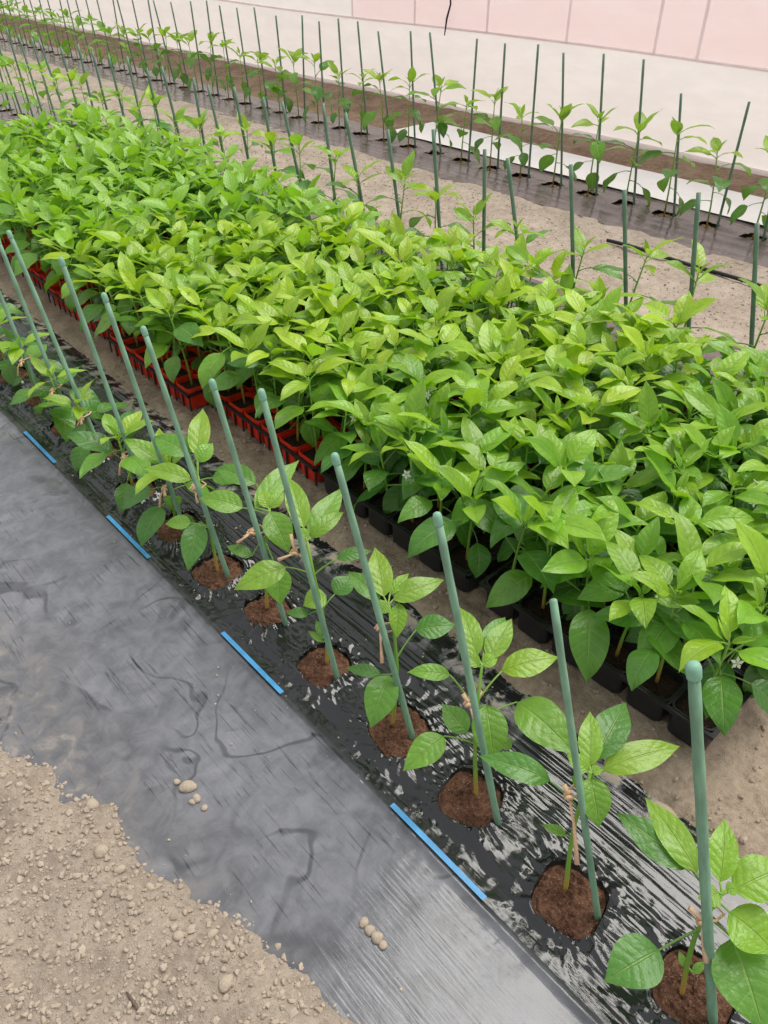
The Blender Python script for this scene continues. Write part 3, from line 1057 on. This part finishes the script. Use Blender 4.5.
def cap_mesh(r):
    mb = MB()
    mb.tube([(0, 0, -0.012), (0, 0, -0.008), (0, 0, 0.006), (0, 0, 0.012), (0, 0, 0.0145)], [r * 1.0, r * 1.12, r * 1.14, r * 0.9, r * 0.3], 10)
    return mb.mesh('cap', M['stake_cap'])


def twine_tie(p, loop, tail, label, group=None, r=0.0026):
    """knot at p with a loop round stem and stake and hanging tails; points are in the world"""
    t = thing('twine_tie', label, 'twine', tuple(p), group)
    p = np.asarray(p, float)
    lo = [np.asarray(q, float) - p for q in loop]
    mb = MB(); mb.tube(lo, r, 6); obj('loop', mb.mesh('loop', M['twine']), t)
    mb = MB()
    kn = [np.array([0.006 * math.cos(a), 0.006 * math.sin(a), 0.006 * math.sin(2 * a)]) for a in np.linspace(0, 6.0, 10)]
    mb.tube(kn, r * 1.5, 6); obj('knot', mb.mesh('knot', M['twine']), t)
    for tl in tail:
        q = [np.asarray(v, float) - p for v in tl]
        mb = MB(); mb.tube(q, [r * 1.1] * (len(q) - 1) + [r * 1.9], 6); obj('tail', mb.mesh('tail', M['twine']), t)
    return t


# ------------------------------------------------------------------ the staked row on the near film
STAKE_R = 0.0073
CAPM = cap_mesh(STAKE_R)
STK = [((0.752, -0.004), (0.752, 0.227, 0.708)), ((0.748, 0.23), (0.75, 0.453, 0.674)), ((0.752, 0.484), (0.752, 0.703, 0.681)),
       ((0.765, 0.757), (0.752, 0.981, 0.664)), ((0.742, 1.0), (0.75, 1.219, 0.706)), ((0.758, 1.24), (0.75, 1.425, 0.646)),
       ((0.745, 1.50), (0.75, 1.74, 0.668)), ((0.75, 1.735), (0.75, 1.946, 0.692)), ((0.748, 1.98), (0.75, 2.2, 0.719)),
       ((0.752, 2.29), (0.75, 2.603, 0.696)), ((0.75, 2.52), (0.75, 2.749, 0.64)), ((0.75, 2.80), (0.75, 3.02, 0.68)),
       ((0.75, 3.06), (0.75, 3.28, 0.69)), ((0.75, 3.32), (0.75, 3.54, 0.68)), ((0.75, 3.58), (0.75, 3.80, 0.69)), ((0.75, 3.84), (0.75, 4.06, 0.69))]

NEAR_LABELS = ['staked pepper plant with a broad drooping leaf, last of its row past the tray end',
               'staked pepper plant beside the stake with a long straight twine tail',
               'staked pepper plant with many spreading leaves next to the gap between black trays',
               'staked pepper plant beside the thin hanging twine, opposite the second black tray',
               'staked pepper plant hugging its stake where red pots give way to black cells',
               'staked pepper plant with leaves hanging over its root ball, opposite the first red pots',
               'staked pepper plant with a long single leaf drooping before its soil, beside red pots']
STAKE_LABELS = ['thick green plant stake with pale rounded cap, past the tray end',
                'greyish green plant stake without swollen cap, opposite the end of the black tray',
                'green leaning plant stake beside the gap between the two black trays',
                'green leaning plant stake opposite the second black tray, a thin twine tail on it',
                'green leaning plant stake hiding the stem of its pepper plant',
                'green leaning plant stake with capped top in front of the first red pots']


def P_on_ray(px, py, dep):
    return at_depth(px, py, dep)


def near_leaf(root, origin, node, base, tip, wpx, dbase, k=0.7, arch=0.16, col=None, fold=0.18, seed=0, up=0.8):
    """leaf whose petiole leaves the stem at node; blade from base to tip, real depths round the stem"""
    N = node
    mpp = dbase / FPX
    db = dbase + 0.7 * k * (-(base[1] - node_px(node)[1])) * mpp
    B = at_depth(base[0], base[1], db)
    dt = db + k * (base[1] - tip[1]) * mpp
    T = at_depth(tip[0], tip[1], dt)
    n = 15
    ax = T - B; L = np.linalg.norm(ax); ax = ax / L
    toc = CP - (B + T) / 2; toc /= np.linalg.norm(toc)
    ref = up * np.array([0, 0, 1.0]) + 0.75 * toc
    nr = ref - ax * np.dot(ref, ax); nr /= np.linalg.norm(nr)
    sd_ = np.cross(nr, ax)
    ts = np.linspace(0, 1, n)
    mid = [B + ax * L * t + nr * arch * L * (math.sin(math.pi * t ** 0.9) * 0.55) for t in ts]
    N_ = []; S_ = []
    for i in range(n):
        d = mid[min(i + 1, n - 1)] - mid[max(i - 1, 0)]; d /= np.linalg.norm(d)
        q = nr - d * np.dot(nr, d); q /= np.linalg.norm(q)
        N_.append(q); S_.append(np.cross(q, d))
    o3 = np.asarray(origin)
    mb = MB()
    c1 = (N + B) / 2 + np.array([0, 0, 0.12 * np.linalg.norm(B - N)])
    pp = [(1 - t) ** 2 * N + 2 * t * (1 - t) * c1 + t * t * B - o3 for t in np.linspace(0, 1, 6)]
    pm = MB(); pm.tube(pp, [0.0028, 0.0024, 0.0021, 0.002, 0.002, 0.0018], 6, False)
    # side vectors chosen so that the blade's upper face looks along the normal
    blade(mb, [m_ - o3 for m_ in mid], S_, N_, half_width(ts, wpx * mpp / 2 * 1.06), fold, 0.045, seed, 8)
    o_ = obj('leaf', mb.mesh('leaf', M['leaf']), root)
    o_.color = col or tint('mid', rnd)
    obj('petiole', pm.mesh('petiole', M['leaf']), o_).color = o_.color
    return o_


_npx = {}


def node_px(P):
    F = P[0] * HD[0] + P[1] * HD[1]; Rr = P[0] * RT[0] + P[1] * RT[1]; U = P[2] - CAM_H
    dep = F * math.cos(PITCH) - U * math.sin(PITCH); yy = F * math.sin(PITCH) + U * math.cos(PITCH)
    return (384 + FPX * Rr / dep, 512 - FPX * yy / dep)


# pixel read-off of the seven seedlings that show clearly: stem as (px, py, height), leaves as (node fraction, base, tip, width)
DETAIL = [
    dict(stem=[(682, 992, 0.01), (688, 960, 0.055), (696, 934, 0.10), (709, 912, 0.15), (722, 894, 0.19)],
         leaves=[(0.55, (659, 950), (604, 982), 46, .5, 'm'), (0.9, (697, 873), (645, 797), 30, .8, 't'), (0.85, (690, 868), (616, 813), 36, .8, 'm'),
                 (1.0, (720, 882), (725, 818), 28, .55, 't'), (1.0, (733, 891), (790, 866), 42, .6, 't'), (0.9, (729, 912), (775, 953), 44, .5, 't'),
                 (0.7, (732, 938), (764, 1034), 58, .5, 'm'), (1.0, (719, 893), (698, 899), 22, .4, 't'), (1.0, (726, 890), (738, 888), 12, .2, 't'),
                 (0.2, (685, 968), (679, 951), 7, .6, 'm'), (0.2, (693, 973), (705, 962), 8, .6, 'm')],
         twine=((702, 921), [(690, 908), (702, 921)], [(703, 940), (706, 962)], [(716, 921), (724, 914), (716, 906)])),
    dict(stem=[(566, 886, 0.01), (570, 850, 0.06), (575, 822, 0.11), (583, 795, 0.16), (590, 774, 0.20)],
         leaves=[(1.0, (590, 766), (590, 711), 23, .6, 't'), (1.0, (595, 760), (626, 703), 34, .9, 'm'), (0.95, (603, 770), (680, 746), 30, .8, 't'),
                 (0.95, (590, 777), (599, 828), 30, .3, 't'), (0.62, (550, 781), (478, 756), 27, .7, 'm'), (0.35, (566, 835), (541, 825), 9, .5, 'm'),
                 (1.0, (588, 771), (567, 754), 17, .5, 't'), (0.8, (583, 786), (571, 776), 12, .4, 'm'), (1.0, (592, 772), (602, 768), 10, .3, 't')],
         twine=((569, 796), [(564, 785), (569, 796)], [(574, 825), (577, 864)], [(577, 796), (583, 788), (577, 782)])),
    dict(stem=[(476, 793, 0.01), (475, 762, 0.06), (475, 735, 0.10), (477, 705, 0.15), (482, 666, 0.21)],
         leaves=[(1.0, (477, 656), (460, 607), 23, .7, 't'), (1.0, (488, 659), (512, 619), 23, .7, 't'), (1.0, (484, 650), (505, 617), 20, 1.0, 'm'),
                 (0.78, (502, 671), (559, 657), 28, .7, 't'), (1.0, (482, 664), (498, 658), 14, .4, 't'), (1.0, (479, 667), (462, 650), 13, .4, 't'),
                 (0.7, (450, 675), (407, 672), 17, .7, 'm'), (0.45, (467, 733), (442, 704), 24, .6, 'm'), (0.42, (444, 736), (403, 771), 28, .5, 'm'),
                 (0.72, (486, 705), (494, 763), 33, .3, 'm'), (0.4, (500, 746), (513, 740), 14, .5, 'm'), (0.62, (517, 702), (577, 756), 42, .75, 'm')],
         twine=((469, 704), [(463, 694), (469, 704)], [(472, 712), (474, 718)], [(476, 700), (482, 692), (478, 686)])),
    dict(stem=[(393, 721, 0.01), (396, 690, 0.07), (397, 665, 0.11), (394, 632, 0.17), (388, 606, 0.21)],
         leaves=[(1.0, (384, 597), (375, 547), 24, .65, 't'), (1.0, (393, 600), (444, 580), 23, .8, 't'), (0.98, (380, 600), (348, 572), 20, .7, 'm'),
                 (1.0, (390, 594), (409, 573), 11, .7, 't'), (0.9, (399, 603), (397, 638), 17, .2, 't'), (1.0, (388, 602), (378, 614), 15, .3, 't'),
                 (0.55, (416, 630), (456, 625), 25, .7, 'm'), (0.4, (381, 675), (345, 668), 13, .6, 'm'), (0.42, (389, 675), (371, 728), 31, .35, 'm')],
         twine=((380, 628), [(376, 626), (380, 628)], [(381, 645), (382, 663)], [(388, 632), (394, 630), (390, 623)])),
    dict(stem=[(327, 661, 0.01), (327, 640, 0.05), (322, 610, 0.11), (314, 575, 0.17), (307, 541, 0.22)],
         leaves=[(1.0, (304, 528), (289, 477), 22, .65, 't'), (1.0, (310, 537), (343, 488), 24, .8, 't'), (1.0, (311, 538), (344, 512), 16, .7, 't'),
                 (0.75, (337, 559), (372, 551), 14, .7, 'm'), (0.5, (335, 594), (352, 577), 22, .8, 'm'), (0.75, (286, 567), (234, 590), 27, .5, 't'),
                 (0.55, (326, 595), (303, 606), 22, .4, 't'), (0.5, (309, 614), (286, 613), 11, .5, 'm'), (0.25, (323, 642), (308, 631), 7, .5, 'm'),
                 (0.25, (322, 637), (316, 620), 7, .5, 'm'), (1.0, (307, 539), (297, 528), 12, .4, 't')],
         twine=((295, 553), [(291, 534), (295, 553)], [(288, 556), (278, 560)], [(304, 558), (311, 553), (306, 545)])),
    dict(stem=[(267, 606, 0.01), (266, 580, 0.06), (265, 552, 0.12), (267, 530, 0.16), (270, 512, 0.19)],
         leaves=[(1.0, (255, 508), (299, 460), 22, .8, 'm'), (1.0, (270, 512), (289, 553), 27, .3, 'm'), (0.6, (276, 568), (281, 605), 25, .3, 'm'),
                 (0.95, (243, 508), (199, 498), 24, .6, 'm'), (0.7, (252, 556), (226, 546), 12, .5, 'm'), (1.0, (256, 484), (216, 468), 22, .9, 'm'),
                 (1.0, (268, 508), (262, 490), 14, .5, 't'), (1.0, (270, 508), (284, 492), 13, .6, 't')],
         twine=((252, 533), [(244, 537), (236, 542)], [(246, 537), (237, 543)], [(260, 534), (267, 530), (260, 525)])),
    dict(stem=[(218, 572, 0.01), (214, 550, 0.05), (209, 528, 0.10), (203, 500, 0.15), (198, 476, 0.19)],
         leaves=[(1.0, (197, 457), (203, 408), 21, .65, 't'), (1.0, (191, 480), (144, 468), 19, .5, 't'), (0.95, (190, 455), (154, 437), 26, .9, 'm'),
                 (1.0, (198, 462), (213, 443), 17, .5, 't'), (0.95, (212, 478), (257, 477), 22, .7, 'm'), (0.5, (199, 522), (188, 571), 24, .35, 'm'),
                 (0.5, (191, 523), (165, 524), 15, .5, 'm')],
         twine=((195, 489), [(192, 484), (195, 489)], [(196, 496), (198, 503)], [(201, 489), (206, 484), (200, 480)])),
]

for i, (x, y) in enumerate(NEAR_STEM):
    hx, hy, hr, ha = HN[i]
    (bx, by), tp = STK[i]
    rr = random.Random(300 + i)
    lab = NEAR_LABELS[i] if i < len(NEAR_LABELS) else 'young staked pepper plant on black film, %s from the bare soil end of its row' % ordinal(i)
    grp = None if i < len(NEAR_LABELS) else 'staked pepper plants along the red pots'
    t = thing('staked_pepper_plant', lab, 'pepper plant', (hx, hy, 0.0), grp)
    obj('root_ball', plug_mesh(i, hr * 1.02, M['plug']), t, Matrix.Rotation(ha, 4, 'Z'))
    org = np.array([hx, hy, 0.0])
    # stake
    b3 = Vector((bx, by, 0.0)); d3 = Vector(tp) - b3
    Ls = d3.length
    slab = STAKE_LABELS[i] if i < len(STAKE_LABELS) else 'green leaning stake on black film, %s from the bare soil end of its row' % ordinal(i)
    s = thing('plant_stake', slab, 'stake', (bx, by, 0.0), None if i < len(STAKE_LABELS) else 'leaning stakes along the red pots')
    s.rotation_euler = d3.to_track_quat('Z', 'Y').to_euler()
    rad = STAKE_R * (0.85 if i == 1 else (1.15 if i == 0 else 1.0))
    obj('shaft', stake_mesh(Ls, rad, 'shaft', M['stake']), s)
    if i != 1:
        obj('cap', CAPM, s, Matrix.Translation((0, 0, Ls)) @ Matrix.Diagonal((1.3 if i == 0 else 1.0,) * 2 + (1.0, 1)))
    if i < len(DETAIL):
        D = DETAIL[i]
        sp = []
        for (px, py, z) in D['stem']:
            # the seedling grows upright on its row line
            d = sight(px, py); base_dep = depth_of(np.array([x, y, z]))
            sp.append(at_depth(px, py, base_dep))
        mb = MB(); n = len(sp)
        mb.tube([p - org for p in [sp[0] - np.array([0, 0, 0.012])] + sp], [0.0052] + [0.0050 - 0.0018 * q / (n - 1) for q in range(n)], 7)
        obj('stem', mb.mesh('stem', M['stem']), t)
        for q, (fr, bs, tpx, w, k, c) in enumerate(D['leaves']):
            u = fr * (n - 1); a = min(int(u), n - 2); node = sp[a] + (sp[a + 1] - sp[a]) * (u - a)
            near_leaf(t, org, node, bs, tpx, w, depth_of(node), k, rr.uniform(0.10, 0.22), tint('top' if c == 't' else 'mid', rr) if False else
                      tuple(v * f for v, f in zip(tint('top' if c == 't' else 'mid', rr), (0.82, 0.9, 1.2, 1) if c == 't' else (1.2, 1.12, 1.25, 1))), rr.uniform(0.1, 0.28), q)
        kp, _, tail, loop = D['twine']
        dep = depth_of(np.array([x, y, 0.16])) - 0.014
        Pk = at_depth(kp[0], kp[1], dep)
        tl = [Pk] + [at_depth(a, b, dep - 0.004) for a, b in tail]
        tl2 = [Pk] + [at_depth(a, b, dep) for a, b in D['twine'][1][:1]]
        lp = [Pk] + [at_depth(a, b, dep + 0.006 + 0.022 * (q + 1) / len(loop)) for q, (a, b) in enumerate(loop)] + [at_depth(kp[0] - 3, kp[1] - 3, dep + 0.03), at_depth(kp[0] - 5, kp[1], dep + 0.012), Pk]
        twl = ['tan twine tie on the end plant with the broad drooping leaf', 'tan twine with one long straight tail reaching the soil',
               'tan twine bow tying the many-leaved plant near the tray gap', 'thin tan twine hanging straight down on a green stake',
               'looped tan twine on the stake that hides its plant stem', 'tan twine with a tail sticking sideways from the stake',
               'short pale twine knot above the long drooping leaf'][i]
        twine_tie(Pk, lp, [tl, tl2], twl)
    else:
        h = rr.uniform(0.19, 0.23)
        st, L = plant_plan(rr, h, size=rr.uniform(0.124, 0.140), n_low=2, n_mid=4, n_top=4, lean=0.02)
        off = Matrix.Translation((x - hx, y - hy, 0.0))
        obj('stem', stem_mesh(st, 0.005), t, off)
        for kind, k, m_, c in L:
            o_ = obj('leaf', LV[kind][k], t, off @ m_); o_.color = tuple(v * f for v, f in zip(c, (1.0, 1.0, 1.2, 1)))
        a = np.array([x, y, h * 0.78]); f = h * 0.78 / tp[2]
        b = np.array([bx + (tp[0] - bx) * f, by + (tp[1] - by) * f, h * 0.78]); b = b + (a - b) * -0.15
        k_ = (a + b) / 2 + np.array([-0.022, -0.012, 0])
        twine_tie(k_, [k_, a + [-.014, -.012, 0], a + [.01, -.012, .004], (a + b) / 2 + [.02, 0, .004], b + [.012, .014, 0], b + [-.016, .006, 0], k_],
                  [[k_, k_ + [-.02, -.01, -.012], k_ + [-.03, -.014, -.045]], [k_, k_ + [-.014, -.03, -.004]]],
                  'tan twine on the %s staked plant from the bare soil end' % ordinal(i), 'twine ties along the red pots')

# ------------------------------------------------------------------ the staked rows beyond the trays and along the wall
def far_row(X, Ylist, tops, stake_r, h0, h1, size, plab, slab, pgrp, sgrp, seed, stake_off, leafmax_y, mark, n_low=2, n_mid=3, n_top=4):
    plug = [plug_mesh(50 + seed + q, 0.066, M['soil_brown'] if seed else M['plug'], -0.002) for q in range(3)]
    stakes = {}
    for i, y in enumerate(Ylist):
        rr = random.Random(seed * 100 + 7000 + i)
        k0 = sum(1 for q in Ylist if q < mark)
        where = (ordinal(k0 - 1 - i) + ' before') if y < mark else (ordinal(i - k0) + ' past')
        t = thing('staked_pepper_plant', plab % where, 'pepper plant', (X, y, 0.0), pgrp)
        h = rr.uniform(h0, h1)
        st, L = plant_plan(rr, h, size=size * rr.uniform(0.9, 1.12), n_low=n_low, n_mid=n_mid, n_top=n_top, lean=0.04)
        obj('root_ball', plug[i % 3], t)
        obj('stem', stem_mesh(st, 0.0048), t)
        if y < leafmax_y:
            for kind, k, m_, c in L:
                o_ = obj('leaf', LV[kind][k], t, m_); o_.color = c
        else:
            mb = MB()
            for kind, k, m_, c in L:
                src = LV_LOW[kind][k]; TM = np.array(m_)
                mb.add(np.array(src.v) @ TM[:3, :3].T + TM[:3, 3], src.f, src.uv)
            o_ = obj('foliage', mb.mesh('foliage', M['leaf']), t); o_.color = (0.24, 0.47, 0.05, 1)
        ht, ly = tops(i, y, rr)
        key = round(ht, 2)
        if key not in stakes:
            stakes[key] = stake_mesh(key, stake_r, 'shaft', M['stake_far'], 10)
        s = obj('plant_stake', stakes[key])
        s.location = (X + stake_off, y - 0.05, 0)
        s.rotation_euler = Vector((rr.uniform(-.03, .03), ly, ht)).to_track_quat('Z', 'Y').to_euler()
        tag(s, slab % where, 'stake', sgrp)


far_row(MID_X, MID_Y, lambda i, y, rr: (rr.choice((0.68, 0.70, 0.72)), rr.uniform(0.08, 0.2)), 0.0085, 0.38, 0.47, 0.15,
        'staked pepper plant behind the tray block, %s the drip tape end', 'green stake behind the tray block, %s the drip tape end',
        'staked plants behind the tray block', 'stakes behind the tray block', 0, 0.02, 7.5, 2.42)
far_row(FAR_X, FAR_Y, lambda i, y, rr: (rr.choice((0.78, 0.80, 0.82)) if y > 2.6 else 0.68, rr.uniform(-0.02, 0.16)), 0.0075, 0.40, 0.50, 0.165,
        'sparse staked pepper plant along the wall, %s the white sheet end', 'thin dark stake along the wall, %s the white sheet end',
        'staked plants along the wall', 'stakes along the wall', 1, 0.03, 9.5, 5.35, 2, 3, 4)
